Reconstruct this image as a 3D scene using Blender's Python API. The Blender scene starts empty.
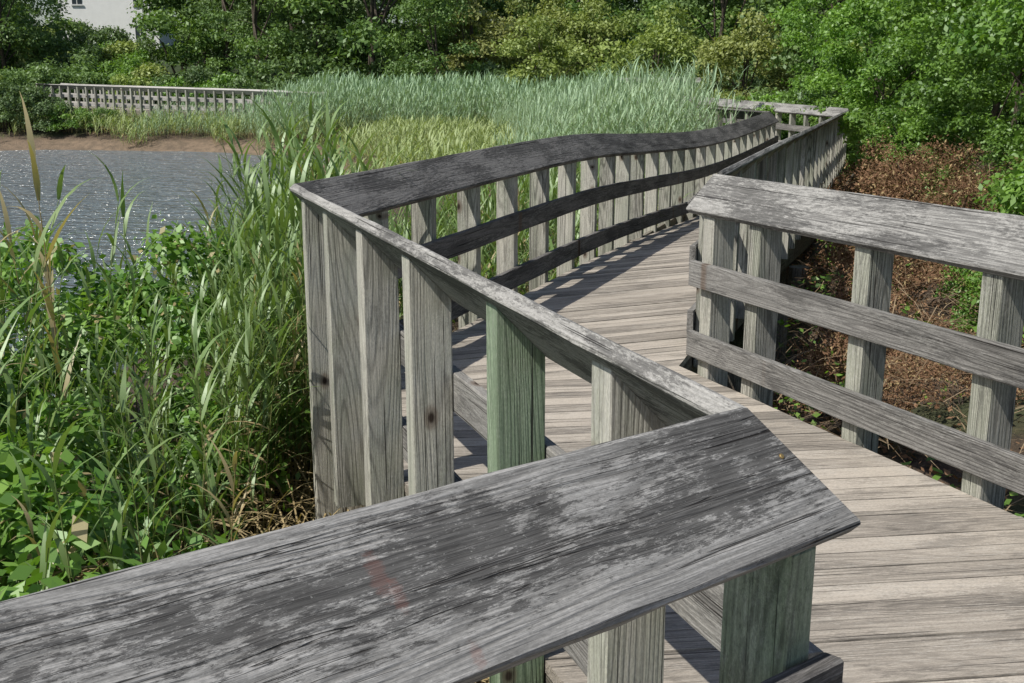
import bpy, math, numpy as np
from mathutils import Vector, Matrix
rng=np.random.default_rng(7)
sc=bpy.context.scene
COL=sc.collection
sc.view_settings.view_transform='Standard'; sc.view_settings.look='None'; sc.view_settings.exposure=0

# ------------------------------------------------------------ light, camera
SUN=Vector((-0.50,-0.36,0.79)).normalized()
w=bpy.data.worlds.new("World"); sc.world=w; w.use_nodes=True
nt=w.node_tree; bg=nt.nodes['Background']; bg.inputs[1].default_value=0.11
sky=nt.nodes.new('ShaderNodeTexSky'); sky.sky_type='NISHITA'; sky.sun_disc=False
sky.sun_elevation=math.asin(SUN.z); sky.sun_rotation=math.atan2(SUN.x,SUN.y); sky.dust_density=1.5
nt.links.new(sky.outputs[0],bg.inputs[0])
sl=bpy.data.lights.new("sun",'SUN'); sl.energy=5.0; sl.angle=math.radians(0.5); sl.color=(1,0.96,0.88)
so=bpy.data.objects.new("sun",sl); so.rotation_euler=(-SUN).to_track_quat('-Z','Y').to_euler(); COL.objects.link(so)
cd=bpy.data.cameras.new("camera"); cd.sensor_width=36; cd.lens=38.67; cd.clip_end=3000; cd.clip_start=0.05
co=bpy.data.objects.new("camera",cd); co.location=(0,0,1.6); co.rotation_euler=(math.radians(90-13.37),0,0)
COL.objects.link(co); sc.camera=co

# ------------------------------------------------------------ materials
class NT:
    def __init__(s,name):
        s.m=bpy.data.materials.new(name); s.m.use_nodes=True; s.t=s.m.node_tree
        s.t.nodes.clear(); s.out=s.t.nodes.new('ShaderNodeOutputMaterial')
    def n(s,ty,**kw):
        x=s.t.nodes.new(ty)
        for k,v in kw.items(): setattr(x,k,v)
        return x
    def l(s,a,b): s.t.links.new(a,b)
    def math(s,op,a,b=None):
        x=s.n('ShaderNodeMath',operation=op)
        for i,v in enumerate((a,b)):
            if v is None: continue
            if isinstance(v,(int,float)): x.inputs[i].default_value=v
            else: s.l(v,x.inputs[i])
        return x.outputs[0]
    def mix(s,f,a,b,mode='MIX'):
        x=s.n('ShaderNodeMixRGB',blend_type=mode)
        for i,v in enumerate((f,a,b)):
            if isinstance(v,(int,float)): x.inputs[i].default_value=v
            elif isinstance(v,tuple): x.inputs[i].default_value=(*v,1)
            else: s.l(v,x.inputs[i])
        return x.outputs[0]
    def ramp(s,f,a,b,lo=0.0,hi=1.0):
        x=s.n('ShaderNodeMapRange'); x.interpolation_type='SMOOTHSTEP'
        s.l(f,x.inputs[0]); x.inputs[1].default_value=a; x.inputs[2].default_value=b
        x.inputs[3].default_value=lo; x.inputs[4].default_value=hi
        return x.outputs[0]
    def noise(s,vec,scale,detail=4,rough=0.55,sc3=None):
        if sc3:
            mp=s.n('ShaderNodeMapping'); mp.inputs['Scale'].default_value=sc3; s.l(vec,mp.inputs[0]); vec=mp.outputs[0]
        x=s.n('ShaderNodeTexNoise'); x.inputs['Scale'].default_value=scale; x.inputs['Detail'].default_value=detail
        x.inputs['Roughness'].default_value=rough; s.l(vec,x.inputs['Vector'])
        return x.outputs[0]

def wood(name,c1,c2,stain=0.5,thr=0.5,green=0.0,pale=0.3,knots=True,near=False,grain=1.0,stc=(0.028,0.027,0.027),palec=(0.47,0.46,0.43),vary=0.5,mx=0.5,rk=0.6,long=1.0,ksc=(2.0,3.2)):
    N=NT(name)
    at=N.n('ShaderNodeAttribute'); at.attribute_name='wc'
    oi=N.n('ShaderNodeObjectInfo'); r=oi.outputs['Random']
    cb=N.n('ShaderNodeCombineXYZ'); N.l(N.math('MULTIPLY',r,53.1),cb.inputs[0]); N.l(N.math('MULTIPLY',r,17.3),cb.inputs[1])
    ad=N.n('ShaderNodeVectorMath',operation='ADD'); N.l(at.outputs['Vector'],ad.inputs[0]); N.l(cb.outputs[0],ad.inputs[1])
    P=ad.outputs[0]
    g=N.noise(P,1,5,0.7,(2.0,95,95)); gf=N.noise(P,1,2,0.7,(7,280,280)); grit=N.noise(P,1,3,0.75,(90,260,260))
    n2=N.noise(P,1,1,0.4,(0.40,6.5,6.5))
    ring=N.math('PINGPONG',N.math('MULTIPLY',n2,24*grain),0.5)
    ringf=N.ramp(ring,0.03,0.28)
    col=N.mix(N.ramp(g,0.38,0.60),c2,c1)
    col=N.mix(N.math('MULTIPLY',N.math('SUBTRACT',1.0,ringf),rk),col,tuple(x*0.38 for x in c2))
    col=N.mix(N.ramp(gf,0.38,0.5,0.6,0.0),col,tuple(x*0.45 for x in c2))
    sp=N.n('ShaderNodeSeparateXYZ'); N.l(at.outputs['Vector'],sp.inputs[0])
    tone=N.noise(P,1,2,0.5,(0.25,0.9,0.9))
    col=N.mix(N.ramp(tone,0.38,0.62,0.0,vary),col,tuple(min(1,x*1.35) for x in c1))
    if green>0:
        gn=N.noise(P,1,3,0.6,(1.2,5,5))
        col=N.mix(N.math('MULTIPLY',N.ramp(gn,0.35,0.62),green),col,N.mix(ringf,(0.055,0.09,0.045),(0.16,0.225,0.125)))
    pn=N.noise(P,1,5,0.78,(30/long,95,95)); pl=N.noise(P,1,2,0.6,(1.8,6,6))
    pm=N.ramp(N.math('ADD',N.math('MULTIPLY',pn,0.7),N.math('MULTIPLY',pl,0.3)),0.525,0.57)
    col=N.mix(N.math('MULTIPLY',pm,pale),col,palec)
    s1=N.noise(P,1,3,0.55,(1.9,7.5,7.5)); s2=N.noise(P,1,6,0.84,(26/long,95,95))
    st=N.math('ADD',N.math('MULTIPLY',s1,1-mx),N.math('MULTIPLY',s2,mx))
    if near:
        e=N.ramp(sp.outputs[0],1.70,2.15,-0.022,0.022)
        ed=N.ramp(sp.outputs[1],0.175,0.23,0.0,-0.05); ed2=N.ramp(sp.outputs[1],0.0,0.025,-0.05,0.0)
        st=N.math('ADD',N.math('ADD',st,e),N.math('ADD',ed,ed2))
    stm=N.math('MULTIPLY',N.ramp(st,thr-0.022,thr+0.026),stain)
    stm=N.math('MULTIPLY',stm,N.ramp(gf,0.35,0.65,1.0,0.78))
    col=N.mix(stm,col,stc)
    if near:
        fl=N.noise(P,1,2,0.6,(150,260,260)); col=N.mix(N.ramp(fl,0.66,0.72,0.0,0.45),col,(0.5,0.5,0.47))
    col=N.mix(N.ramp(grit,0.35,0.65,0.35,0.0),col,tuple(x*0.4 for x in c2))
    cr=N.noise(P,1,2,0.5,(0.8,110,110)); crm=N.ramp(cr,0.31,0.345,1.0,0.0)
    if near:
        cr2=N.noise(P,1,3,0.5,(0.5,34,34)); crm=N.math('MAXIMUM',crm,N.ramp(N.math('ABSOLUTE',N.math('SUBTRACT',cr2,0.5)),0.0,0.0045,0.9,0.0))
    col=N.mix(N.math('MULTIPLY',crm,0.85),col,(0.015,0.013,0.012))
    if knots:
        mp=N.n('ShaderNodeMapping'); mp.inputs['Scale'].default_value=(*ksc,0.0); N.l(P,mp.inputs[0])
        vo=N.n('ShaderNodeTexVoronoi'); vo.voronoi_dimensions='2D'; vo.inputs['Scale'].default_value=1.0
        N.l(mp.outputs[0],vo.inputs['Vector'])
        kd=vo.outputs['Distance']
        col=N.mix(N.ramp(kd,0.05,0.10,0.6,0.0),col,(0.12,0.08,0.055))
        col=N.mix(N.ramp(kd,0.018,0.05,0.92,0.0),col,(0.025,0.016,0.012))
    if near:
        for (cx,cy,rx,ry) in ((1.89,0.09,0.010,0.026),(1.905,0.12,0.008,0.018),(1.97,0.215,0.007,0.016)):
            dx=N.math('DIVIDE',N.math('SUBTRACT',sp.outputs[0],cx),rx); dy=N.math('DIVIDE',N.math('SUBTRACT',sp.outputs[1],cy),ry)
            d=N.math('ADD',N.math('MULTIPLY',dx,dx),N.math('MULTIPLY',dy,dy))
            d=N.math('ADD',d,N.math('MULTIPLY',N.math('SUBTRACT',pn,0.5),9.0))
            col=N.mix(N.ramp(d,0.0,2.2,0.22,0.0),col,(0.26,0.09,0.065))
    b=N.n('ShaderNodeBsdfPrincipled'); N.l(col,b.inputs['Base Color']); b.inputs['Roughness'].default_value=0.9
    b.inputs['Specular IOR Level'].default_value=0.15
    h=N.math('ADD',N.math('MULTIPLY',g,0.8),N.math('MULTIPLY',crm,-1.2))
    h=N.math('ADD',h,N.math('MULTIPLY',gf,0.35)); h=N.math('ADD',h,N.math('MULTIPLY',ringf,0.25))
    bp=N.n('ShaderNodeBump'); bp.inputs['Strength'].default_value=0.8; bp.inputs['Distance'].default_value=0.004
    N.l(h,bp.inputs['Height']); N.l(bp.outputs[0],b.inputs['Normal']); N.l(b.outputs[0],N.out.inputs[0])
    return N.m

M_capN=wood('weathered_cap_near',(0.38,0.37,0.355),(0.22,0.215,0.205),stain=0.84,thr=0.510,pale=0.30,knots=False,near=True,grain=1.6,vary=0.2,mx=0.56,palec=(0.52,0.51,0.49),rk=0.58,long=1.35)
M_cap=wood('weathered_cap',(0.35,0.34,0.32),(0.20,0.195,0.185),stain=0.68,thr=0.517,pale=0.45,knots=False,rk=0.5,mx=0.56,palec=(0.50,0.49,0.46),long=1.2)
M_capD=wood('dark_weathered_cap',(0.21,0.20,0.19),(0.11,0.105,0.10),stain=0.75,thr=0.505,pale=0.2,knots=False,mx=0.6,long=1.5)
M_rail=wood('weathered_rail',(0.26,0.25,0.235),(0.145,0.14,0.13),stain=0.55,thr=0.53,pale=0.25,long=2)
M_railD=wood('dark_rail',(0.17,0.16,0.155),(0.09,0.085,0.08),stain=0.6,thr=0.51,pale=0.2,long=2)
M_post=wood('weathered_post',(0.52,0.50,0.44),(0.30,0.29,0.25),stain=0.35,thr=0.55,green=0.30,pale=0.3,rk=0.8,ksc=(1.7,3.0))
M_postG=wood('green_stained_post',(0.30,0.37,0.26),(0.14,0.20,0.12),stain=0.3,thr=0.55,green=1.0,pale=0.15,rk=0.85)
M_postN=wood('greenish_post',(0.42,0.44,0.34),(0.22,0.24,0.17),stain=0.4,thr=0.53,green=0.55,pale=0.2,rk=0.75,knots=False)
M_deck=wood('deck_wood',(0.41,0.365,0.31),(0.28,0.25,0.215),stain=0.4,thr=0.545,pale=0.28,knots=False,palec=(0.52,0.49,0.44),vary=0.75,rk=0.45,long=1.6)
M_joist=wood('joist_wood',(0.24,0.22,0.18),(0.12,0.11,0.09),stain=0.4,thr=0.54)
M_far=wood('pale_distant_rail',(0.50,0.48,0.45),(0.36,0.345,0.32),stain=0.25,thr=0.54,pale=0.4,knots=False)  # white-grey wood of the far boardwalk railings

def leafmat(name,c1,c2,c3=None,trans=0.35,dry=(0.42,0.32,0.17),gloss=0.04):
    N=NT(name)
    a=N.n('ShaderNodeAttribute'); a.attribute_name='lv'
    d=N.n('ShaderNodeAttribute'); d.attribute_name='dry'
    oi=N.n('ShaderNodeObjectInfo')
    col=N.mix(a.outputs['Fac'],c1,c2)
    col=N.mix(N.math('MULTIPLY',oi.outputs['Random'],0.9),col,N.mix(a.outputs['Fac'],tuple(x*0.5 for x in c3),c3) if c3 else c1)
    col=N.mix(d.outputs['Fac'],col,dry)
    df=N.n('ShaderNodeBsdfDiffuse'); N.l(col,df.inputs[0])
    tr=N.n('ShaderNodeBsdfTranslucent'); N.l(N.mix(1.0,col,(1.3,1.35,0.6),'MULTIPLY'),tr.inputs[0])
    m1=N.n('ShaderNodeMixShader'); m1.inputs[0].default_value=trans; N.l(df.outputs[0],m1.inputs[1]); N.l(tr.outputs[0],m1.inputs[2])
    gl=N.n('ShaderNodeBsdfGlossy'); gl.inputs['Roughness'].default_value=0.5; gl.inputs[0].default_value=(0.9,1,0.9,1)
    m2=N.n('ShaderNodeMixShader'); m2.inputs[0].default_value=gloss; N.l(m1.outputs[0],m2.inputs[1]); N.l(gl.outputs[0],m2.inputs[2])
    N.l(m2.outputs[0],N.out.inputs[0]); return N.m
M_reed=leafmat('reed_leaf',(0.13,0.23,0.055),(0.36,0.47,0.16),gloss=0.07)
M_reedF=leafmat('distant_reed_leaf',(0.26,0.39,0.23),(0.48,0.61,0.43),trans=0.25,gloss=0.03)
M_marsh=leafmat('marsh_grass_leaf',(0.26,0.34,0.14),(0.44,0.52,0.25),trans=0.3,gloss=0.02)
M_vine=leafmat('vine_leaf',(0.08,0.20,0.028),(0.32,0.50,0.08),gloss=0.05)
M_tree=leafmat('tree_leaf',(0.06,0.13,0.03),(0.22,0.34,0.08),(0.14,0.21,0.09),trans=0.3,gloss=0.03)
M_tree2=leafmat('pale_tree_leaf',(0.13,0.21,0.045),(0.33,0.43,0.11),(0.33,0.34,0.12),trans=0.3,gloss=0.03)
M_bush=leafmat('bright_bush_leaf',(0.06,0.16,0.022),(0.27,0.45,0.07),(0.19,0.33,0.065),trans=0.4,gloss=0.04)
M_brown=leafmat('dead_leaf',(0.13,0.075,0.045),(0.38,0.235,0.145),trans=0.15,gloss=0.0)
M_straw=leafmat('straw',(0.33,0.25,0.13),(0.56,0.45,0.26),trans=0.2,gloss=0.02)
M_deadvine=leafmat('dead_vine',(0.13,0.09,0.055),(0.34,0.26,0.17),trans=0.1,gloss=0.0)

def simple(name,c,rough=0.8,var=0.3,scale=6):
    N=NT(name); tc=N.n('ShaderNodeTexCoord')
    n=N.noise(tc.outputs['Object'],scale,5)
    col=N.mix(N.ramp(n,0.3,0.7),tuple(x*(1-var) for x in c),tuple(min(1,x*(1+var)) for x in c))
    b=N.n('ShaderNodeBsdfPrincipled'); N.l(col,b.inputs[0]); b.inputs['Roughness'].default_value=rough
    N.l(b.outputs[0],N.out.inputs[0]); return N.m
M_bark=simple('bark',(0.07,0.055,0.04),0.95,0.4,9)
M_white=simple('white_siding',(0.86,0.86,0.84),0.6,0.03,2)
M_roof=simple('roof_shingle',(0.16,0.15,0.15),0.9,0.2,8)
M_glass=simple('window_glass',(0.04,0.05,0.06),0.1,0.1,2)
M_trim=simple('window_trim',(0.7,0.7,0.68),0.5,0.03)
M_brass=simple('brass',(0.55,0.38,0.15),0.4,0.1)
M_brass.node_tree.nodes['Principled BSDF'].inputs['Metallic'].default_value=0.8

# ------------------------------------------------------------ mesh helpers
def npmesh(name,V,F,mat,attrs=None):
    V=np.asarray(V,dtype=np.float32); F=np.asarray(F,dtype=np.int32)
    me=bpy.data.meshes.new(name); me.vertices.add(len(V)); me.vertices.foreach_set('co',V.ravel())
    k=F.shape[1]; me.loops.add(F.size); me.loops.foreach_set('vertex_index',F.ravel())
    me.polygons.add(len(F)); me.polygons.foreach_set('loop_start',np.arange(0,F.size,k,dtype=np.int32))
    for a,(ty,arr) in (attrs or {}).items():
        at=me.attributes.new(a,ty,'POINT'); at.data.foreach_set('vector' if ty=='FLOAT_VECTOR' else 'value',np.asarray(arr,dtype=np.float32).ravel())
    me.update(calc_edges=True); me.materials.append(mat); return me
def obj(name,data,parent=None,loc=(0,0,0),**props):
    o=bpy.data.objects.new(name,data); COL.objects.link(o); o.location=loc
    if parent: o.parent=parent
    for k,v in props.items(): o[k]=v
    return o
class MB:
    def __init__(s): s.V=[];s.F=[];s.W=[]
    def add(s,V,F,W):
        b=len(s.V); s.V+= [tuple(v) for v in V]; s.W+=[tuple(x) for x in W]; s.F+=[tuple(b+i for i in f) for f in F]
    def mesh(s,name,mat,off=(0,0,0)):
        me=bpy.data.meshes.new(name); o=np.array(off)
        me.from_pydata([tuple(np.array(v)-o) for v in s.V],[],s.F)
        at=me.attributes.new('wc','FLOAT_VECTOR','POINT'); at.data.foreach_set('vector',np.array(s.W,dtype=np.float32).ravel())
        me.materials.append(mat); me.update(); return me
def rect(a0,a1,b0,b1,c=0.004):
    return [(a0+c,b0),(a1-c,b0),(a1,b0+c),(a1,b1-c),(a1-c,b1),(a0+c,b1),(a0,b1-c),(a0,b0+c)]
def sweep(mb,stations,wprof,ulist,seed=0,jit=0.0,ushift=None):
    n=len(stations[0]); V=[];W=[]
    r=np.random.default_rng(seed)
    uo=r.uniform(0,30) if seed else 0; vo=r.uniform(0,20) if seed else 0
    for k,(st,u) in enumerate(zip(stations,ulist)):
        for q,(p,wp) in enumerate(zip(st,wprof)):
            us=ushift[k][q] if ushift else 0
            V.append(tuple(np.array(p)+r.normal(0,jit,3) if jit else p)); W.append((u+uo+us,wp[0]+vo,wp[1]+vo))
    F=[]
    for k in range(len(stations)-1):
        for i in range(n):
            j=(i+1)%n; F.append((k*n+i,k*n+j,(k+1)*n+j,(k+1)*n+i))
    F.append(tuple(range(n))[::-1]); F.append(tuple(range((len(stations)-1)*n,len(stations)*n)))
    mb.add(V,F,W)

# ------------------------------------------------------------ railings
def resample(pts,step,smooth=False):
    P=[np.array(p,float) for p in pts]
    if smooth and len(P)>2:
        Q=[2*P[0]-P[1]]+P+[2*P[-1]-P[-2]]; out=[]
        for i in range(1,len(Q)-2):
            for t in np.linspace(0,1,16,endpoint=False):
                a,b,c,d=Q[i-1:i+3]
                out.append(0.5*((2*b)+(-a+c)*t+(2*a-5*b+4*c-d)*t*t+(-a+3*b-3*c+d)*t**3))
        out.append(P[-1]); P=out
    P=np.array(P); L=np.r_[0,np.cumsum(np.linalg.norm(np.diff(P[:,:2],axis=0),axis=1))]
    n=max(2,int(L[-1]/step)+1); s=np.linspace(0,L[-1],n)
    return np.c_[np.interp(s,L,P[:,0]),np.interp(s,L,P[:,1]),np.interp(s,L,P[:,2])],s
def normals(R,side,n0=None,n1=None):
    T=np.gradient(R[:,:2],axis=0); T/=np.linalg.norm(T,axis=1)[:,None]
    Nn=np.c_[T[:,1],-T[:,0]]*side
    NC=Nn.copy()
    if n0 is not None: NC[0]=n0
    if n1 is not None: NC[-1]=n1
    return T,Nn,NC
def mitre(a,b):
    m=np.array(a)+np.array(b); m/=np.linalg.norm(m); return m/ np.dot(m,a)

SX,SZ=0.695,-0.719   # cap slope
NXc,NZc=-0.719,-0.695
RO=0.150
def post_mesh(name,mat,seed,bottom=-0.35,th=0.075,dp=0.137,o0=0.011):
    mb=MB(); prof=rect(o0,o0+dp,-th/2,th/2,0.003)
    zs=[bottom,-0.1,0.2,0.5,0.8]; st=[]
    for z in zs: st.append([(a,b,z) for a,b in prof])
    st.append([(a,b,1.1-1.035*a-0.0575) for a,b in prof])
    sweep(mb,st,prof,[z for z in zs]+[1.0],seed,0.0006)
    return mb.mesh(name,mat)
POSTS=[post_mesh('post_mesh_%d'%i,M_post,11+i) for i in range(6)]
POSTG=post_mesh('green_post_mesh',M_postG,50,th=0.085)
POST_LONG=[post_mesh('long_post_mesh_%d'%i,M_post,31+i,-1.0) for i in range(2)]
POST_SHORT=[post_mesh('short_post_mesh_%d'%i,M_post,71+i,-0.12) for i in range(3)]
POST_W=post_mesh('near_post_mesh',M_postN,92,-0.35,0.06,0.132,0.006)
POST_T=[post_mesh('thick_post_mesh_%d'%i,M_post,81+i,-0.35,0.10) for i in range(3)]
POST_C=[post_mesh('corner_side_post_mesh_%d'%i,M_post,61+i,-0.35,0.095,0.142,0.008) for i in range(4)]
RG="wooden railings along the boardwalk"
def railing(label,pts,side,posts,capmat,railmat,smooth=False,cap0=None,cap1=None,shear=(0,0),caprange=(0,0),green=(),longp=(),wide=(),style=None,step=0.2,seed=1,railext=(0,0),caplabel=None,zr=(0.565,0.17),CW=0.262):
    R,s=resample(pts,step,smooth); T,Nn,NC=normals(R,side,cap0,cap1)
    base=tuple(R[0]); root=obj('wooden_railing',None,loc=base,label=label,category='railing',group=RG)
    root.empty_display_size=0.3
    prof=rect(0,CW,0,0.042,0.006)
    cs=[]; us=list(s); ush=[]
    for k in range(len(R)):
        p=R[k].copy(); sh=0
        if k==0: p[:2]-=T[0]*caprange[0]; sh=shear[0]
        if k==len(R)-1: p[:2]+=T[-1]*caprange[1]; sh=shear[1]
        st=[]; u_=[]
        for a,b in prof:
            o=a*SX+b*NXc; z=1.1+a*SZ+b*NZc; q=sh*max(0,a*SX)
            st.append((p[0]+NC[k][0]*o+T[k][0]*q,p[1]+NC[k][1]*o+T[k][1]*q,p[2]+z)); u_.append(q)
        cs.append(st); ush.append(u_)
    mb=MB(); sweep(mb,cs,prof,us,0 if capmat is M_capN else seed,0.0010,ush)
    c=obj('cap_board',mb.mesh('cap_board',capmat,base),root)
    if caplabel: c['label']=caplabel
    for zi,zc in enumerate(zr):
        prof2=rect(RO,RO+0.038,zc-0.07,zc+0.07,0.004); cs=[]
        for k in range(len(R)):
            p=R[k].copy()
            if k==0: p[:2]-=T[0]*railext[0]
            if k==len(R)-1: p[:2]+=T[-1]*railext[1]
            cs.append([(p[0]+NC[k][0]*a,p[1]+NC[k][1]*a,p[2]+b) for a,b in prof2])
        mb=MB(); sweep(mb,cs,prof2,list(s),seed*7+zi+1,0.001)
        obj('rail_board',mb.mesh('rail_board',railmat,base),root)
    for i,ps in enumerate(posts):
        x=np.interp(ps,s,R[:,0]); y=np.interp(ps,s,R[:,1]); z=np.interp(ps,s,R[:,2])
        nx_=np.interp(ps,s,Nn[:,0]); ny_=np.interp(ps,s,Nn[:,1]); 
        if i in green: me=POSTG
        elif i in longp: me=POST_LONG[i%2]
        elif i in wide: me=POST_W
        elif style: me=style[i%len(style)]
        else: me=POSTS[(i*5+seed)%6]
        o=bpy.data.objects.new('post',me); COL.objects.link(o); o.parent=root
        o.location=(x-base[0],y-base[1],z-base[2]); o.rotation_euler=(rng.normal(0,0.003),rng.normal(0,0.003),math.atan2(ny_,nx_)+rng.normal(0,0.01))
        if i in green: o['label']="post with a strong green algae stain"
    return root

A=np.array((0.3685,1.67)); B=np.array((-1.083,5.52)); D=np.array((1.122,6.13)); F_=np.array((3.30,1.01))
d0=np.array((0.795,0.61)); d0/=np.linalg.norm(d0); S0s=A-d0*2.6
d1=(B-A)/np.linalg.norm(B-A); L1=np.linalg.norm(B-A)
right=lambda d: np.array((d[1],-d[0]))
S2=[(*B,0),(0.40,9.3,0.05),(1.29,11.9,-0.05),(2.35,14.7,-0.15),(3.47,17.65,-0.16),(4.95,21.56,-0.08)]
R2=[(*D,0),(2.15,9.1,0),(3.74,13.7,-0.02),(7.37,24.5,-0.10)]
S3=[(4.95,21.56,-0.08),(2.9,27.6,0.0)]
R3=[(7.37,24.5,-0.1),(5.26,30.7,0.05),(4.6,33,0.1)]
dr1=(F_-D)/np.linalg.norm(F_-D); LR1=np.linalg.norm(F_-D)
S2R,_=resample(S2,0.2,True); d2=S2R[1,:2]-S2R[0,:2]; d2/=np.linalg.norm(d2)
mB=mitre(right(d1),right(d2))
nS0=right(d0)
railing("grey weathered railing with broad tilted cap beside the deck",[(*S0s,0),(*A,0)],1,[0.4,1.1,1.85,2.6-0.012],M_capN,M_railD,shear=(0,0.60),step=0.1,seed=3,railext=(0,0.04),wide=(3,),caplabel="broad worn cap board blotched black with flaking grey",zr=(0.655,0.2),CW=0.238)
railing("weathered railing seen from outside above the reeds",[(*A,0),(*B,0)],1,[0.54,1.22,2.05,2.74,3.42,3.98],M_cap,M_rail,shear=(0.3,0),cap1=mB,green=(1,),style=POST_C,longp=(5,),seed=4)
S2len=resample(S2,0.2,True)[1][-1]
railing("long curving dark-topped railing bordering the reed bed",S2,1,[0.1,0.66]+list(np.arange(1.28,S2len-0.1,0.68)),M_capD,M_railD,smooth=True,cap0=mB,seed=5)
railing("grey railing with two wide horizontal boards by the leafy bank",[(*D,0),(*F_,0)],1,[0.18,0.60,1.40,2.13,2.85,3.6,4.3,5.0],M_cap,M_rail,seed=6,railext=(-0.07,0),style=POST_T)
d2r=np.array(R2[-1][:2])-np.array(R2[-2][:2]); d2r/=np.linalg.norm(d2r); d3r=np.array(R3[1][:2])-np.array(R3[0][:2]); d3r/=np.linalg.norm(d3r)
mE=mitre(-right(d2r),-right(d3r))
R2len=resample(R2,0.2,True)[1][-1]
railing("long railing seen from outside next to the brushy bank",R2,-1,list(np.arange(0.45,R2len,0.75)),M_cap,M_rail,smooth=True,cap1=mE,caprange=(-0.18,0),step=0.4,seed=7,style=POST_SHORT,railext=(-0.36,0))
railing("short railing at the bend half covered by foliage",R3,-1,list(np.arange(0.3,8.8,0.6)),M_cap,M_rail,cap0=mE,seed=8)
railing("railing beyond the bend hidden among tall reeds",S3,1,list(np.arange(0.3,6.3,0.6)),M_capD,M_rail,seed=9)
FW=[(-23.2,54.9,0.36),(-22.3,54.4,0.32),(-12.0,51.1,0.06),(-8.5,50.2,-0.05)]
FWb=[(x+0.4,y+2.2,z) for x,y,z in FW]
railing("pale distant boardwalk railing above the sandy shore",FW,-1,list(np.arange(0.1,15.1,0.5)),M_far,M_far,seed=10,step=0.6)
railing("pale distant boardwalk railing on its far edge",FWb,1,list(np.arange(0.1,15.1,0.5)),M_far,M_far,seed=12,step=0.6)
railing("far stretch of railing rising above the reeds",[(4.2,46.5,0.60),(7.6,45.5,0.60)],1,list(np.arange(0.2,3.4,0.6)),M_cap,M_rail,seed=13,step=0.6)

def screw(p,nrm):
    mb=MB(); q=Vector(nrm).to_track_quat('Z','Y').to_matrix()
    for r0,z0,r1,z1 in ((0.0045,-0.002,0.0045,0.001),(0.0045,0.001,0.003,0.002)):
        st=[[tuple(Vector(p)+q@Vector((r*math.cos(a),r*math.sin(a),z))) for a in np.linspace(0,2*math.pi,12,endpoint=False)] for r,z in ((r0,z0),(r1,z1))]
        sweep(mb,st,[(0,0)]*12,[0,0.01])
    return mb
rt=[o for o in bpy.data.objects if o.name=='wooden_railing'][0]
oo=0.068
pp=np.array((A[0]+nS0[0]*oo+d0[0]*0.012,A[1]+nS0[1]*oo+d0[1]*0.012,1.1+oo*SZ/SX+0.001))
obj('screw',screw(pp,(nS0[0]*0.719,nS0[1]*0.719,0.695)).mesh('screw',M_brass,tuple(rt.location)),rt)

# ------------------------------------------------------------ deck
def clip(poly,p,n):
    out=[]
    for i in range(len(poly)):
        a=poly[i]; b=poly[(i+1)%len(poly)]; da=np.dot(a-p,n); db=np.dot(b-p,n)
        if da>=0: out.append(a)
        if (da>=0)!=(db>=0): out.append(a+(b-a)*(da/(da-db)))
    return out
deck=MB(); rd=np.random.default_rng(5)
def plank(poly,z,udir,vdir,th=0.038):
    n=len(poly); uo=rd.uniform(0,60); vo=rd.uniform(0,40); dz=rd.normal(0,0.002)
    zs=z if hasattr(z,'__len__') else [z]*n
    V=[(p[0],p[1],zz+dz) for p,zz in zip(poly,zs)]+[(p[0],p[1],zz+dz-th) for p,zz in zip(poly,zs)]
    W=[(np.dot(p,udir)+uo,np.dot(p,vdir)+vo,vo) for p in poly]+[(np.dot(p,udir)+uo,np.dot(p,vdir)+vo,vo+th) for p in poly]
    F=[tuple(range(n)),tuple(range(2*n-1,n-1,-1))]+[(i,i+n,(i+1)%n+n,(i+1)%n) for i in range(n)]
    a=sum(poly[i][0]*poly[(i+1)%n][1]-poly[(i+1)%n][0]*poly[i][1] for i in range(n))
    if a<0: F=[f[::-1] for f in F]
    deck.add(V,F,W)
def planks_quad(quad,dirn,wd=0.14,gap=0.0055):
    quad=[np.array(q) for q in quad]; dirn=np.array(dirn)/np.linalg.norm(dirn); pr=[np.dot(q,dirn) for q in quad]
    t=min(pr)
    while t<max(pr):
        p=clip(quad,dirn*t,dirn); 
        if len(p)>2: p=clip(p,dirn*(t+wd-gap),-dirn)
        if len(p)>2: plank(p,0.0,right(dirn),dirn)
        t+=wd
OI=0.152
mA=mitre(nS0,right(d1)); 
nR0=-right(d0); nR1=right(dr1)
mD=mitre(nR1,np.array((-d2[1],d2[0])))
mF=mitre(nR0,nR1)
Ain=A+mA*OI; Bin=B+mB*OI; Din=D+mD*OI; Fin=F_+mF*OI
R0s=F_-d0*5.2
S00=A-d0*4.2
planks_quad([Ain,Fin,Din,Bin],(-0.12,0.99),0.118)
planks_quad([Ain,S00+nS0*OI,R0s+nR0*OI,Fin],d0,0.118)
def lerp_deck(La,Lb,sideA=1,sideB=-1,smooth=True,first=None):
    RA,sa=resample(La,0.1,smooth); _,NA,_=normals(RA,sideA); RB,sb=resample(Lb,0.1,smooth); _,NB,_=normals(RB,sideB)
    Ia=RA.copy(); Ia[:,:2]+=NA*OI; Ib=RB.copy(); Ib[:,:2]+=NB*OI
    if first: Ia[0,:2]=first[0]; Ib[0,:2]=first[1]
    n=int(0.5*(sa[-1]+sb[-1])/0.118)
    f=lambda I,s,t: np.array([np.interp(t*s[-1],s,I[:,k]) for k in range(3)])
    for i in range(n):
        a=f(Ia,sa,i/n); b=f(Ib,sb,i/n); c=f(Ib,sb,(i+0.95)/n); d=f(Ia,sa,(i+0.95)/n)
        ud=(b-a)[:2]; ud/=np.linalg.norm(ud)
        plank([a[:2],b[:2],c[:2],d[:2]],[a[2],b[2],c[2],d[2]],ud,right(ud))
lerp_deck(S2,R2,first=(Bin,Din))
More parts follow.
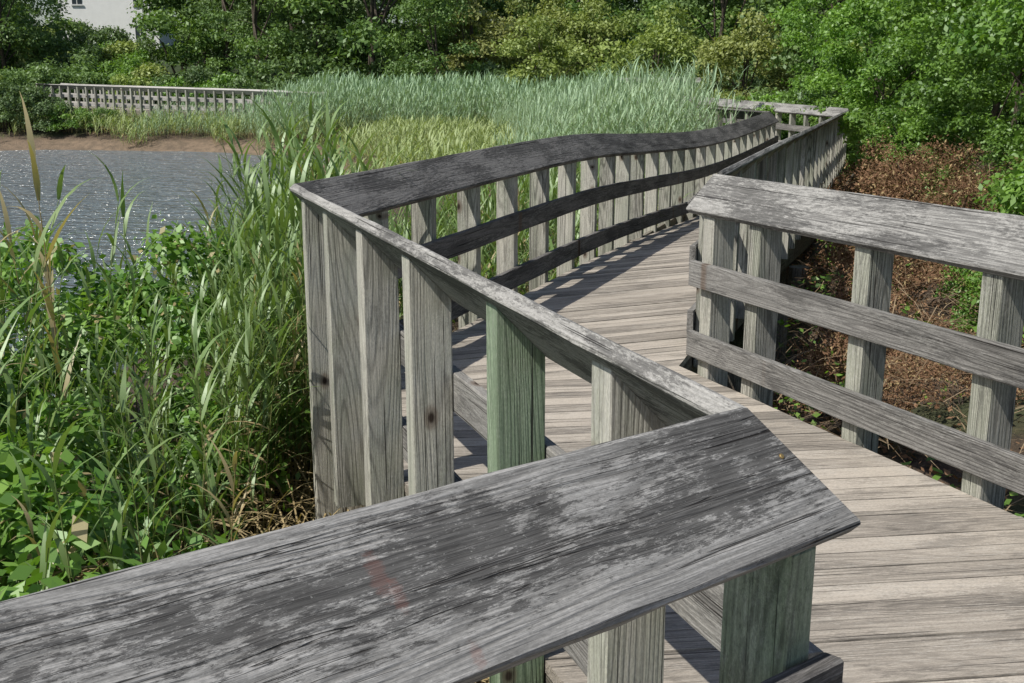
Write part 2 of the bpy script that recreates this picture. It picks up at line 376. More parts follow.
lerp_deck(S3+[(1.9,30.5,0.05)],R3,smooth=False)
lerp_deck(FWb,FW,sideA=1,sideB=-1,smooth=False)
obj('boardwalk_deck',deck.mesh('boardwalk_deck',M_deck),kind='structure')
jo=MB(); sd=100
def rim(pts,side,smooth=False,n0=None,n1=None):
    global sd
    R,s=resample(pts,0.4,smooth); T,Nn,NC=normals(R,side,n0,n1)
    for o in (0.155,0.95,1.6):
        prof=rect(o,o+0.04,-0.29,-0.042,0.003)
        sd+=1; sweep(jo,[[(p[0]+q[0]*a,p[1]+q[1]*a,p[2]+b) for a,b in prof] for p,q in zip(R,NC)],prof,list(s),sd)
    for k in range(0,len(R),6):
        for o in (0.32,1.75):
            c=R[k,:2]+Nn[k]*o; z=R[k,2]
            st=[[(c[0]+0.11*math.cos(a),c[1]+0.11*math.sin(a),zz) for a in np.linspace(0,2*math.pi,10,endpoint=False)] for zz in (z-2.5,z-0.3)]
            sd+=1; sweep(jo,st,[(0.1*math.cos(a),0.1*math.sin(a)) for a in np.linspace(0,6.28,10,endpoint=False)],[0,2.2],sd)
rim([(*A,0),(*B,0)],1,n0=mA,n1=mB); rim([(*S0s,0),(*A,0)],1,n1=mA); rim(S2,1,True,n0=mB); rim([(*D,0),(*F_,0)],1); rim(R2,-1,True); rim(FW,-1)
obj('boardwalk_frame',jo.mesh('boardwalk_frame',M_joist),kind='structure')

# ------------------------------------------------------------ terrain
def smooth(x,a,b):
    t=np.clip((x-a)/(b-a),0,1); return t*t*(3-2*t)
def nz(x,y,f,s=0):
    return (np.sin(x*f+1.3*s+1.7*np.sin(y*f*0.7+s))*np.cos(y*f*1.1-0.6*s+1.3*np.sin(x*f*0.6+2*s)))
def inside(x,y):
    xr=-4.0+0.5*nz(x*0,y,0.35,1)-1.0*smooth(-y,-6,0)-3.0*smooth(y,26,42)
    yf=49.4+1.0*nz(x,y*0,0.55,2)-3.4*smooth(x,-17,-8)
    return np.minimum(np.minimum(xr-x,yf-y),y+30)
def walkR(y): return np.where(y<6.13,3.727-0.425*y,1.122+0.338*(y-6.13))
def gz(x,y):
    s=inside(x,y)
    z=-0.85+0.08*nz(x,y,0.9)+0.04*nz(x,y,2.7,3)
    z=z-1.5*smooth(s,-1.8,3.0)
    z=z+0.35*smooth(y,49,54)*smooth(-x,5,14)
    dr=x-walkR(y)-0.1
    near=1-smooth(y,24,34)
    z=z+near*0.30*np.clip(dr,0,8)+near*0.12*nz(x,y,1.7,5)*smooth(dr,0,1.5)
    z=z+np.clip(y-62,0,60)*0.13+np.clip(x-12,0,60)*0.05
    return z
tx=np.linspace(-1,1,261); X=np.sinh(tx*6.2)/np.sinh(6.2)*700
ty=np.linspace(-1,1,281); Y=10+np.sinh(ty*5.6)/np.sinh(5.6)*800
gx,gy=np.meshgrid(X,Y); G=np.c_[gx.ravel(),gy.ravel(),gz(gx,gy).ravel()]
nx_,ny_=len(X),len(Y); ii=(np.arange(ny_-1)[:,None]*nx_+np.arange(nx_-1)[None,:]).ravel()
Fg=np.c_[ii,ii+1,ii+1+nx_,ii+nx_]
N=NT('ground_soil'); geo=N.n('ShaderNodeNewGeometry'); P=geo.outputs['Position']
sx=N.n('ShaderNodeSeparateXYZ'); N.l(P,sx.inputs[0])
n1=N.noise(P,3.0,8,0.7); n2_=N.noise(P,0.5,5,0.6); n3=N.noise(P,25,4,0.7)
c=N.mix(N.ramp(n1,0.35,0.65),(0.025,0.018,0.012),(0.09,0.06,0.04))  # soil tone kept extra dark, standing in for deep shade by the right rails
c=N.mix(N.ramp(n3,0.45,0.7,0,0.5),c,(0.20,0.14,0.09))
c=N.mix(N.ramp(n2_,0.5,0.62,0,0.7),c,(0.05,0.07,0.022))
sand=N.mix(N.ramp(n1,0.3,0.7),(0.12,0.09,0.06),(0.25,0.18,0.12))
zz=N.math('ADD',sx.outputs[2],N.math('MULTIPLY',n1,0.3))
c=N.mix(N.math('MULTIPLY',N.ramp(zz,-0.95,-0.65,1,0),N.ramp(sx.outputs[1],20,34)),c,sand)
far=N.ramp(sx.outputs[1],60,72)
c=N.mix(far,c,(0.03,0.05,0.015))
b=N.n('ShaderNodeBsdfPrincipled'); N.l(c,b.inputs[0]); b.inputs['Roughness'].default_value=0.95
bp=N.n('ShaderNodeBump'); bp.inputs['Distance'].default_value=0.05; N.l(N.math('ADD',n1,n3),bp.inputs['Height']); N.l(bp.outputs[0],b.inputs['Normal'])
N.l(b.outputs[0],N.out.inputs[0])
gm=npmesh('ground',G,Fg,N.m); gm.polygons.foreach_set('use_smooth',[True]*len(gm.polygons)); obj('ground',gm,kind='structure')
N=NT('pond_water'); geo=N.n('ShaderNodeNewGeometry'); P=geo.outputs['Position']
b=N.n('ShaderNodeBsdfPrincipled'); b.inputs['Base Color'].default_value=(0.13,0.165,0.185,1); b.inputs['Roughness'].default_value=0.12; b.inputs['IOR'].default_value=1.33
w1=N.noise(P,1,3,0.6,(0.9,2.6,1)); w2=N.noise(P,1,2,0.5,(3,7,1))
bp=N.n('ShaderNodeBump'); bp.inputs['Distance'].default_value=0.65; bp.inputs['Strength'].default_value=1.0
N.l(N.math('ADD',w1,N.math('MULTIPLY',w2,0.35)),bp.inputs['Height']); N.l(bp.outputs[0],b.inputs['Normal']); N.l(b.outputs[0],N.out.inputs[0])
wm=npmesh('pond_water',[(-150,-25,-1.4),(-3,-25,-1.4),(-3,52,-1.4),(-150,52,-1.4)],[(0,1,2,3)],N.m)
obj('pond_water',wm,kind='structure')

# ------------------------------------------------------------ reeds
def reed_t(seed,h,nl,L,W,seg,stalk=0.006,dryp=0.3,up=0):
    r=np.random.default_rng(seed); V=[];F=[];lv=[];dry=[]
    bend=r.uniform(0.05,0.3); ba=r.uniform(0,6.28)
    def sp(t): return np.array((math.cos(ba)*bend*t*t,math.sin(ba)*bend*t*t,h*t))
    ks=max(2,seg)
    for k in range(ks+1):
        t=k/ks; p=sp(t); rr=stalk*(1-0.6*t)
        for a in range(3): V.append(p+np.array((math.cos(a*2.094),math.sin(a*2.094),0))*rr); lv.append(0.5); dry.append(0.75*(1-t)+0.1)
    for k in range(ks):
        for a in range(3): F.append((k*3+a,k*3+(a+1)%3,(k+1)*3+(a+1)%3,(k+1)*3+a))
    az=r.uniform(0,6.28)
    for i in range(nl):
        t=0.18+0.82*(i+0.5)/nl; az+=math.pi+r.normal(0,0.5); p=sp(t).copy(); isdry=1.0 if (t<0.5 and r.random()<dryp) else r.uniform(0,0.12)
        ln=L*r.uniform(0.7,1.15)*(1-0.35*abs(t-0.6)); el=math.radians(r.uniform(46+up,72+up)) if isdry<0.5 else math.radians(r.uniform(-20,40))
        if t>0.85: el=math.radians(r.uniform(66,82))
        droop=r.uniform(0.3,1.7)/seg; v0=r.uniform(0,1); side=np.array((-math.sin(az),math.cos(az),0)); b0=len(V)
        for k in range(seg+1):
            q=k/seg; wd=W*0.5*[0.5,1.0,0.85,0.55,0.25,0.04][min(5,int(round(q*5)))]
            V.append(p-side*wd); V.append(p+side*wd); lv+= [v0,v0]; dry+=[isdry]*2
            p=p+np.array((math.cos(az)*math.cos(el),math.sin(az)*math.cos(el),math.sin(el)))*ln/seg; el-=droop
        for k in range(seg): F.append((b0+2*k,b0+2*k+1,b0+2*k+3,b0+2*k+2))
    return np.array(V),np.array(F),np.array(lv),np.array(dry)
def scatter(name,T,pos,scl,mat,seed,lean=0.08,dryadd=0.0):
    r=np.random.default_rng(seed); AV=[];AF=[];AL=[];AD=[];off=0
    pick=r.integers(0,len(T),len(pos))
    for k,(V,F,lv,dry) in enumerate(T):
        m=pick==k; n=m.sum()
        if n==0: continue
        a=r.uniform(0,6.28,n); c,s=np.cos(a),np.sin(a); sc_=scl[m]
        x=(V[None,:,0]*c[:,None]-V[None,:,1]*s[:,None])*sc_[:,None]; y=(V[None,:,0]*s[:,None]+V[None,:,1]*c[:,None])*sc_[:,None]; z=V[None,:,2]*sc_[:,None]
        lx=r.normal(0.02,lean,n)[:,None]; ly=r.normal(0,lean,n)[:,None]
        x=x+z*lx; y=y+z*ly
        Q=np.stack([x+pos[m,0][:,None],y+pos[m,1][:,None],z+pos[m,2][:,None]],-1).reshape(-1,3)
        AV.append(Q); AF.append((F[None]+(np.arange(n)*len(V))[:,None,None]).reshape(-1,4)+off); off+=len(Q)
        AL.append(np.clip(lv[None]*0.6+r.uniform(0,0.4,n)[:,None],0,1).ravel()); AD.append(np.clip(dry[None]+(r.random(n)<dryadd)[:,None]*0.8,0,1).ravel())
    me=npmesh(name,np.concatenate(AV),np.concatenate(AF),mat,{'lv':('FLOAT',np.concatenate(AL)),'dry':('FLOAT',np.concatenate(AD))})
    return obj(name,me,kind='stuff')
def pts_in(n,x0,x1,y0,y1,cond,seed):
    r=np.random.default_rng(seed); out=[]
    while sum(len(o) for o in out)<n:
        p=np.c_[r.uniform(x0,x1,4*n),r.uniform(y0,y1,4*n)]; out.append(p[cond(p[:,0],p[:,1])])
    p=np.concatenate(out)[:n]; return np.c_[p,gz(p[:,0],p[:,1])]
S2x=lambda y: np.interp(y,[-3,1.67,5.52,9.4,11.84,14.3,17.24,21.56,27.6,40],[0.37-4.67*1.3,0.3685,-1.083,0.278,1.2,2.28,3.43,4.95,2.9,-1])
def leftgap(x,y):
    xl=np.where(y<5.52, np.where(y<1.67,(y-1.67)*1.303+0.3685, 0.3685-0.377*(y-1.67)), S2x(y)); return xl-x
r_=np.random.default_rng(3)
TN=[reed_t(i,h,12,0.50,0.031,5,up=5) for i,h in enumerate((1.9,2.1,2.3,2.0,2.4,2.2))]
p1=pts_in(430,-3.2,0,5.3,9.0,lambda x,y:(leftgap(x,y)>0.25)&(x>-0.280*y)&(x<-0.150*y)&(leftgap(x,y)<2.4)&(inside(x,y)<0.5),1)
s1=(0.58+0.32*smooth(p1[:,0]/p1[:,1],-0.28,-0.20)-0.08*smooth(p1[:,0]/p1[:,1],-0.18,-0.15))*r_.uniform(0.78,1.06,len(p1))
p2=pts_in(360,-4.6,-1.0,2.2,7.0,lambda x,y:(leftgap(x,y)>0.6)&(nz(x,y,1.1,4)>-0.5)&(inside(x,y)<0.4),2)
s2=r_.uniform(0.38,0.68,len(p2))
p3=pts_in(75,-4.2,-1.6,3.0,6.5,lambda x,y:(inside(x,y)<0.3)&(leftgap(x,y)>1.1)&(nz(x,y,1.9,2)>-0.2),3)
s3=r_.uniform(0.72,0.98,len(p3))
scatter('reed_bed',TN,np.concatenate([p1,p2,p3]),np.r_[s1,s2,s3],M_reed,5,0.06,dryadd=0.05)
pl=pts_in(1300,-3.5,4,9,26,lambda x,y:(leftgap(x,y)>0.3)&(leftgap(x,y)<4)&(inside(x,y)<0),14)
scatter('low_reeds',[reed_t(70+i,0.9,9,0.45,0.034,3) for i in range(3)],pl,r_.uniform(0.7,1.15,len(pl)),M_reed,15,0.12,dryadd=0.05)
TM=[reed_t(20+i,h,12,0.45,0.024,3,dryp=0.0) for i,h in enumerate((1.8,2.2,2.0,2.4))]
p4=pts_in(4600,-2,6.5,19,46,lambda x,y:(x<np.where(y<21.5,S2x(y)-0.9,np.where(y<31,4.4-0.34*(y-21.5),0.16*y)))&(x>0.03*y-0.5+0.5*nz(x,y,0.8)-np.clip(y-40,0,12)*0.30),6)
scatter('reed_thicket',TM,p4,r_.uniform(0.80,1.06,len(p4))*(0.58+0.46*smooth(p4[:,0]/p4[:,1],-0.04,0.11))*(1+0.08*nz(p4[:,0],p4[:,1],0.7,2)),M_reedF,7,0.08)
TF=[reed_t(40+i,h,8,0.55,0.05,2,stalk=0.01,dryp=0.0) for i,h in enumerate((1.8,2.1,2.3))]
p5=pts_in(8500,-17,14,44,60,lambda x,y:(inside(x,y)<-0.8+0.5*nz(x,y,0.8,4))&((x<-6)|(y>46.8))&(y>44.5+1.2*nz(x,y,0.3)+np.where(x<-12.5,4.5,0)),8)
h5=np.clip(0.42+0.56*smooth(p5[:,0],-14.0,-8.0)*smooth(p5[:,1],43,50)+0.08*smooth(p5[:,1],48,56),0.36,1.06)*r_.uniform(0.85,1.08,len(p5))*(1+0.07*nz(p5[:,0],p5[:,1],0.5,1))
scatter('distant_reed_bed',TF,p5,h5,M_reedF,9,0.07)
TG=[reed_t(60+i,0.6,7,0.45,0.04,2,dryp=0.1) for i in range(3)]
p6=pts_in(5000,-24,3,26,53,lambda x,y:(inside(x,y)<np.where(x<-17,-1.2,-0.7)+0.7*nz(x,y,1.1,6))&(x<3)&(nz(x,y,0.9,7)>-0.45),10)
scatter('marsh_grass',TG,p6,r_.uniform(0.5,1.3,len(p6)),M_marsh,11,0.15)
def strips(name,n,x0,x1,y0,y1,cond,L,W,mat,seed,zoff=(0.0,0.25)):
    p=pts_in(n,x0,x1,y0,y1,cond,seed); r=np.random.default_rng(seed); a=r.uniform(0,6.28,n); e=r.normal(0.15,0.35,n)
    l=L*r.uniform(0.5,1.3,n); d=np.c_[np.cos(a)*np.cos(e),np.sin(a)*np.cos(e),np.sin(e)]; s=np.c_[-np.sin(a),np.cos(a),np.zeros(n)]*W/2
    p[:,2]+=r.uniform(*zoff,n)
    m=p+d*(l/2)[:,None]; t=p+d*l[:,None]-np.c_[np.zeros(n),np.zeros(n),l*0.2]
    V=np.stack([p-s,p+s,m+s,m-s,t+s*0.3,t-s*0.3],1).reshape(-1,3); b=np.arange(n)*6
    F=np.concatenate([np.c_[b,b+1,b+2,b+3],np.c_[b+3,b+2,b+4,b+5]])
    me=npmesh(name,V,F,mat,{'lv':('FLOAT',np.repeat(r.random(n),6)),'dry':('FLOAT',np.zeros(6*n))}); return obj(name,me,kind='stuff')
strips('dead_straw',6000,-4,1.2,1,9,lambda x,y:(leftgap(x,y)>-0.4)&(leftgap(x,y)<1.8)&(inside(x,y)<0.3),0.45,0.009,M_straw,13,(0,0.28))

# ------------------------------------------------------------ leaves / bushes / trees
def leafquads(C,out,size,r,asp=0.5,up=0.4):
    n=len(C); nn=out*0.6+r.normal(0,0.6,(n,3)); nn[:,2]+=up; nn/=np.linalg.norm(nn,axis=1)[:,None]
    t=np.cross(nn,r.normal(0,1,(n,3))); t/=np.linalg.norm(t,axis=1)[:,None]; b=np.cross(nn,t)
    s=size*r.uniform(0.6,1.3,n)[:,None]
    V=np.stack([C-t*s*0.5,C+b*s*asp*0.5-nn*s*0.08,C+t*s*0.5-nn*s*0.15,C-b*s*asp*0.5-nn*s*0.08],1).reshape(-1,3)
    return V,np.arange(4*n).reshape(-1,4)
def clumps(centers,radii,n,r,flat=0.8,lo=0.45):
    w_=radii**2; idx=r.choice(len(centers),n,p=w_/w_.sum())
    d=r.normal(0,1,(n,3)); d/=np.linalg.norm(d,axis=1)[:,None]; d[:,2]=np.where(d[:,2]<-0.3,-d[:,2],d[:,2])
    rad=radii[idx]*r.uniform(lo,1.12,n)*(1+0.25*np.sin(d[:,0]*7+idx)*np.sin(d[:,1]*6+idx*2))
    C=centers[idx]+d*rad[:,None]*np.array((1,1,flat)); return C,d,idx
def foliage_mesh(name,centers,radii,n,size,mat,seed,asp=0.5,flat=0.8,up=0.4,dryf=0.0,lo=0.45):
    r=np.random.default_rng(seed); C,d,idx=clumps(centers,radii,n,r,flat,lo)
    V,F=leafquads(C,d,size,r,asp,up); cl=r.random(len(centers))
    lv=np.repeat(np.clip(cl[idx]*0.55+r.random(n)*0.45,0,1),4); dry=np.repeat((r.random(n)<dryf)*0.9,4)
    return npmesh(name,V,F,mat,{'lv':('FLOAT',lv),'dry':('FLOAT',dry)})
def tubes(name,paths,mat):
    V=[];F=[]
    for pts,rad in paths:
        b0=len(V)
        for p,rr in zip(pts,rad):
            for a in range(7): V.append((p[0]+rr*math.cos(a*0.8976),p[1]+rr*math.sin(a*0.8976),p[2]))
        for k in range(len(pts)-1):
            for a in range(7): F.append((b0+k*7+a,b0+k*7+(a+1)%7,b0+(k+1)*7+(a+1)%7,b0+(k+1)*7+a))
    return npmesh(name,V,F,mat)
def tree_t(seed,H,W,base,n,size,mat,ncl=46,asp=0.55,trunk=0.2,rr=(0.08,0.17)):
    r=np.random.default_rng(seed); c=[];rd_=[]
    while len(c)<ncl:
        u=r.uniform(-1,1,3); q=np.linalg.norm(u)
        if q>1 or q<0.4: continue
        zz=base+(H-base)*(u[2]*0.5+0.5); sh=1.0-0.35*max(0,u[2])
        c.append((u[0]*W/2*sh,u[1]*W/2*sh,zz)); rd_.append(W*r.uniform(*rr))
    c=np.array(c); rd_=np.array(rd_)
    crown=foliage_mesh('crown_mesh',c,rd_,n,size,mat,seed,asp)
    paths=[]; k=6; tp=[np.array((0.15*math.sin(i*1.3+seed),0.15*math.cos(i+seed),H*0.75*i/k)) for i in range(k+1)]; tp[0][2]=-0.4
    paths.append((tp,[trunk*(1-0.8*i/k)*(1.4 if i==0 else 1) for i in range(k+1)]))
    for i in r.choice(ncl,12,replace=False):
        s0=tp[r.integers(2,5)]; e=c[i]; m=(s0+e)/2+np.array((0,0,0.3)); paths.append(([s0,m,e],[trunk*0.4,trunk*0.25,trunk*0.08]))
    return crown,tubes('trunk_mesh',paths,M_bark)
def shrub_t(seed,H,W,n,size,mat,ncl=16,asp=0.55,dryf=0.0,rr=(0.13,0.26)):
    r=np.random.default_rng(seed); c=[];rd_=[]
    for i in range(ncl):
        a=r.uniform(0,6.28); q=math.sqrt(r.random())*W*0.42; z=r.uniform(0.12,0.85)*H*(1-0.35*(q/(W*0.4))**2)
        c.append((q*math.cos(a),q*math.sin(a),z)); rd_.append(min(W,H)*r.uniform(*rr))
    c=np.array(c); fm=foliage_mesh('foliage_mesh',c,np.array(rd_),n,size,mat,seed,asp,dryf=dryf)
    paths=[]
    for i in range(0,ncl,2):
        e=c[i]; s0=np.array((e[0]*0.1,e[1]*0.1,-0.3)); paths.append(([s0,(s0+e)/2+np.array((0,0,0.15*H)),e],[0.03*H/2,0.02*H/2,0.008]))
    return fm,tubes('stem_mesh',paths,M_bark)
def place(kind,tmpl,x,y,s,rz,label,cat,group,names,dz=0,sz=1.0):
    root=obj(kind,None,loc=(x,y,float(gz(np.array(x),np.array(y)))+dz),label=label,category=cat,group=group); root.rotation_euler=(0,0,rz); root.scale=(s,s,s*sz)
    for me,nm in zip(tmpl,names):
        o=bpy.data.objects.new(nm,me); COL.objects.link(o); o.parent=root
    return root
TT=[tree_t(1,11,8,0.3,11000,0.30,M_tree,rr=(0.1,0.19)),tree_t(2,13,8.5,0.3,12500,0.32,M_tree,54,rr=(0.1,0.19)),tree_t(3,9,7,0.2,9500,0.28,M_tree2,40,rr=(0.1,0.2)),tree_t(4,12,7,0.3,11500,0.26,M_tree,50,rr=(0.1,0.2))]
NTr=[tree_t(5,6.5,5.5,0.9,26000,0.115,M_bush,70,trunk=0.09,rr=(0.05,0.12)),tree_t(6,7.5,6,1.1,28000,0.125,M_bush,76,trunk=0.1,rr=(0.05,0.12))]
SH=[shrub_t(11,2.6,3.4,4500,0.17,M_tree2),shrub_t(12,3.2,4.0,5200,0.17,M_tree),shrub_t(13,2.4,3.6,4500,0.15,M_bush)]
r=np.random.default_rng(21)
TL=["dark green deciduous tree behind the pond","tall full-crowned tree in the woodland edge","pale green leafy tree at the edge of the reeds","narrow dense tree in the woodland edge"]
GT="trees of the woodland edge"
for row,(yy,st,jit) in enumerate(((67,4.2,2.0),(76,5.0,2.5),(88,6.0,3),(108,6.0,3))):
    x=-40-row*6
    while x<40+row*5:
        y=yy+r.uniform(-jit,jit); xx=x+r.uniform(-1,1); s=r.uniform(0.75,1.3)
        if not (row<3 and abs(xx+0.357*y)<4.2*s+1.7*y/90):
            k=int(r.integers(0,4)); k=k if k!=2 or row==0 else 1
            place('deciduous_tree',TT[k],xx,y,s,r.uniform(0,6.28),TL[k],'tree',GT,('crown','trunk'),dz=-0.3)
        x+=st*r.uniform(0.85,1.15)
SL=["rounded pale green shrub near the shore","dark green shrub below the trees","bright green shrub below the trees"]
GS="shrubs along the woodland edge"
x=-32
while x<24:
    k=int(r.integers(0,3)); place('shrub',SH[k],x,61.5+r.uniform(-1.5,1.5)+(1.5 if x>-8 else 0),r.uniform(0.8,1.5),r.uniform(0,6.28),SL[k],'shrub',GS,('foliage','stem')); x+=r.uniform(1.7,2.6)
for x,y,s,k in ((-25.2,52.0,1.0,1),(-23.4,51.8,.9,1),(-21.8,51.4,.72,1),(-20.3,51.2,.6,2),(-24.6,54.2,1.1,1),(-18.9,51.2,.42,1),(-27,58.5,1.1,0),(-24,59,1.1,1),(-20,58.5,1.0,0),(-17,59,1.1,2),(-26.5,55.0,1.1,0),(-28.5,54,1.2,1),(-14,59,.9,1),
    (-26.5,68,1.3,1),(-23.8,68,1.4,2),(-24.5,72,1.4,0),(-28.2,73,1.35,1),(-26,75,1.4,2),(-31.5,76,1.6,0),(-27.5,79,1.35,1),(-23.0,79,1.8,1),(-35,80,2.0,1),(-29.8,81,1.35,2),(-31.5,86,1.3,1)):
    place('shrub',SH[k],x,y,s,r.uniform(0,6.28),"dark rounded shrub on the sandy shore" if y<53 else SL[k],'shrub',GS,('foliage','stem'))
for x,y,s,k in ((9.5,46,.62,2),(13,43,.75,1),(6.5,52,.7,2),(12,36,.62,2),(16,38,.8,0),(11.5,30,.55,3),(15,30,.75,1),(18,25,.8,0),(19,33,.9,1),(1.5,58,.7,2),(-4,60,.7,3),(20,50,1,0),(15,52,.9,3),(10,55,.9,1)):
    place('deciduous_tree',TT[k],x,y,s,r.uniform(0,6.28),"leafy tree on the bank beside the boardwalk",'tree',GT,('crown','trunk'),dz=-0.4)
for x,y,s,k in ((8.4,15.2,.85,0),(10.8,19,1.0,1),(10.5,24,1.0,0),(11.5,12.5,.9,1),(7.6,10.5,.75,0),(12,29,1.0,1),(9.0,27.6,.8,0),(13,16,1.1,0),(9.4,21.6,.85,1),(7.0,7.6,.65,1),(6.9,12.7,.65,1),(9.9,31.5,.9,1),(6.2,9.2,.55,0),(8.2,18.0,.7,0)):
    place('deciduous_tree',NTr[k],x,y,s,r.uniform(0,6.28),"bright leafy tree overhanging the brushy bank",'tree',"leafy trees on the bank",('crown','trunk'),dz=-0.3)
for x,y,s,k in ((7.5,34,.9,2),(8.5,30.5,.9,1),(9.3,38,1,2),(8,42,.9,0),(10.3,27.5,.9,2),(6.2,38.5,.7,2),(9.3,46,1.,1)):
    place('shrub',SH[k],x,y,s,r.uniform(0,6.28),"green shrub crowding the boardwalk bend",'shrub',GS,('foliage','stem'))
NB=[shrub_t(31,2.6,3.0,11000,0.10,M_bush,30,rr=(0.10,0.20)),shrub_t(32,3.0,3.2,12000,0.12,M_bush,30,rr=(0.10,0.2)),shrub_t(33,2.2,2.6,9000,0.085,M_bush,24,dryf=0.10,rr=(0.1,0.2))]
GB="leafy bushes on the bank beside the boardwalk"
BR=[shrub_t(36,1.1,1.9,4200,0.055,M_brown,26,asp=0.35,dryf=0.12,rr=(0.11,0.28))]
for x,y,s,k in ((8.4,23.0,.8,0),(8.7,25.3,.85,2),(7.4,15.2,.6,0),(5.9,11.2,.65,2),(6.6,10.2,.85,0),(5.2,9.0,.68,1),(6.2,8,.85,2),(5.5,6.5,.65,0),(8.3,6.4,1.0,1),(5.2,4.6,.6,2),(7.6,27.2,.85,0),(6.6,30.2,.85,2),(4.5,7.7,.5,2),(4.0,5.6,.42,2),(4.6,6.7,.5,0),(5.0,10.0,.45,2),(3.6,6.4,.3,2),(8.0,24.8,.5,2),(3.6,7.8,.33,2),(4.2,9.2,.4,2),
    (6.4,16.6,.36,2),(7.3,20.4,.45,2),(4.9,12.6,.26,2)):
    place('bush',NB[k],x,y,s,r.uniform(0,6.28),"bright green leafy bush on the brown bank",'bush',GB,('foliage','stem'),dz=-0.05)
for x,y,s in ((5.3,16.4,1.2),(4.7,14.4,1.1),(4.3,12.8,1.0),(6.1,18.8,1.25),(3.9,11.4,.9),(3.5,9.8,.75),(3.1,8.5,.62),(7.0,21.0,1.2),(2.6,7.8,.6),(2.2,7.0,.6),(3.7,6.2,.45),(4.4,5.2,.5),(3.1,6.9,.45),(2.7,6.3,.4),(3.3,5.4,.4),(2.2,6.2,.35),(5.7,14.9,1.1),(5.2,12.9,.8),(6.4,16.9,1.1)):
    place('dead_bush',BR[0],x,y,s,r.uniform(0,6.28),"withered brown brush at the foot of the bank",'bush',"withered brush on the bank",('foliage','stem'))
def litter(name,n,cond,x0,x1,y0,y1,size,mat,seed,zr=0.05):
    p=pts_in(n,x0,x1,y0,y1,cond,seed); r=np.random.default_rng(seed); p[:,2]+=r.uniform(0,zr,n)
    V,F=leafquads(p,np.tile((0,0,1.0),(n,1)),size,r,0.6,0.6)
    return obj(name,npmesh(name,V,F,mat,{'lv':('FLOAT',np.repeat(r.random(n),4)),'dry':('FLOAT',np.zeros(4*n))}),kind='stuff')
litter('leaf_litter',20000,lambda x,y:(x>walkR(y)-0.2)&(x<walkR(y)+4.5),1,13,0.5,26,0.05,M_brown,41,0.15)
litter('ground_cover',15000,lambda x,y:(x>walkR(y)+0.1)&(x<walkR(y)+5)&(nz(x,y,1.6,2)>0.0),1,13,0.5,26,0.07,M_bush,42,0.5)
rc=np.random.default_rng(77); cc=[];rr=[]
for i in range(16):
    t=rc.uniform(0,1); cc.append((7.5-2.0*t*rc.uniform(0.6,1.0)+rc.normal(0,0.15),24.6+3.5*t,0.95+rc.uniform(-0.35,0.25))); rr.append(rc.uniform(0.12,0.26))
for i in range(16):
    t=rc.uniform(0,1); cc.append((7.5-1.6*t+rc.normal(0.14,0.1),24.4-4.6*t,0.65+rc.uniform(-0.6,0.40))); rr.append(rc.uniform(0.12,0.28))
obj('creeper_leaves',foliage_mesh('creeper_leaves',np.array(cc),np.array(rr),3200,0.11,M_bush,78),kind='stuff')
strips('dead_vines',6500,1,12,0.8,24,lambda x,y:(x>walkR(y)-0.1)&(x<walkR(y)+4),0.5,0.007,M_deadvine,44,(0,0.5))
rv=np.random.default_rng(51); cc=[];rr=[]
while len(cc)<270:
    x=rv.uniform(-4.9,-0.6); y=rv.uniform(0.6,7.6)
    lg=float(leftgap(np.array(x),np.array(y))); ins=float(inside(np.array(x),np.array(y)))
    if ins>0.4 or lg<0.5 or (lg<0.95 and y<5.2 and rv.random()<0.5): continue
    rad=rv.uniform(0.15,0.34); top=(0.2+1.2*min(1,lg/1.7))*rv.uniform(0.35,1.0)
    cc.append((x,y,-0.95+top)); rr.append(rad)
me=foliage_mesh('vine_undergrowth',np.array(cc),np.array(rr),82000,0.068,M_vine,52,asp=0.58,flat=1.0,dryf=0.05)
obj('vine_undergrowth',me,kind='stuff')

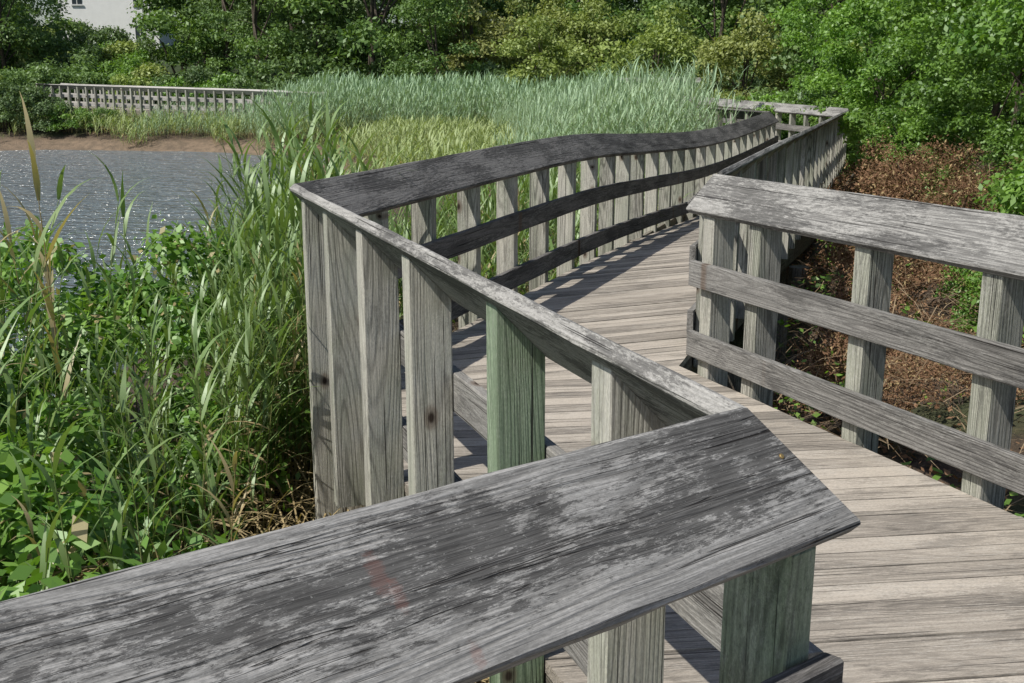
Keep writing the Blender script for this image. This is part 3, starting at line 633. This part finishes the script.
# ------------------------------------------------------------ house
def box(name,x0,x1,y0,y1,z0,z1,mat,parent):
    V=[(x0,y0,z0),(x1,y0,z0),(x1,y1,z0),(x0,y1,z0),(x0,y0,z1),(x1,y0,z1),(x1,y1,z1),(x0,y1,z1)]
    F=[(0,3,2,1),(4,5,6,7),(0,1,5,4),(1,2,6,5),(2,3,7,6),(3,0,4,7)]
    me=bpy.data.meshes.new(name); me.from_pydata(V,[],F); me.materials.append(mat); return obj(name,me,parent)
def house(x,y,z,wd,dp,h,label,rz=0.2):
    root=obj('house',None,loc=(x,y,z),label=label,category='house'); root.rotation_euler=(0,0,rz)
    hw=wd/2; g=h+2.2
    V=[(-hw,0,-3),(hw,0,-3),(hw,dp,-3),(-hw,dp,-3),(-hw,0,h),(hw,0,h),(hw,dp,h),(-hw,dp,h),(-hw,dp/2,g),(hw,dp/2,g)]
    F=[(0,1,5,4),(2,3,7,6),(1,2,6,9,5),(3,0,4,8,7)]
    me=bpy.data.meshes.new('wall'); me.from_pydata(V,[],F); me.materials.append(M_white); obj('wall',me,root)
    e=0.4; V=[(-hw-e,-e,h-0.3),(hw+e,-e,h-0.3),(hw+e,dp/2,g+0.1),(-hw-e,dp/2,g+0.1),(-hw-e,dp+e,h-0.3),(hw+e,dp+e,h-0.3)]
    V+=[(a,b,c+0.18) for a,b,c in V]
    F=[(0,3,2,1),(3,4,5,2),(6,7,8,9),(9,8,11,10),(0,1,7,6),(4,10,11,5),(0,6,9,3),(3,9,10,4),(1,2,8,7),(2,5,11,8)]
    me=bpy.data.meshes.new('roof'); me.from_pydata(V,[],F); me.materials.append(M_roof); rf=obj('roof',me,root)
    box('chimney',hw*0.4,hw*0.4+0.7,dp/2-0.3,dp/2+0.4,g-0.5,g+1.1,M_roof,rf)
    for cx in (-hw*0.62,hw*0.62):
        for zc in (1.4,4.2):
            if zc+0.8>h: continue
            wn=box('window',cx-0.4,cx+0.4,-0.03,0.02,zc-0.65,zc+0.65,M_glass,root)
            box('frame',cx-0.5,cx+0.5,-0.06,-0.035,zc+0.65,zc+0.76,M_trim,wn); box('sill',cx-0.5,cx+0.5,-0.1,-0.035,zc-0.76,zc-0.65,M_trim,wn)
            box('frame',cx-0.03,cx+0.03,-0.05,-0.032,zc-0.65,zc+0.65,M_trim,wn)
house(-33.8,96,4.2,8,7,5.4,"white two-storey house glimpsed between the trees",0.1)
print("SCENE OK")
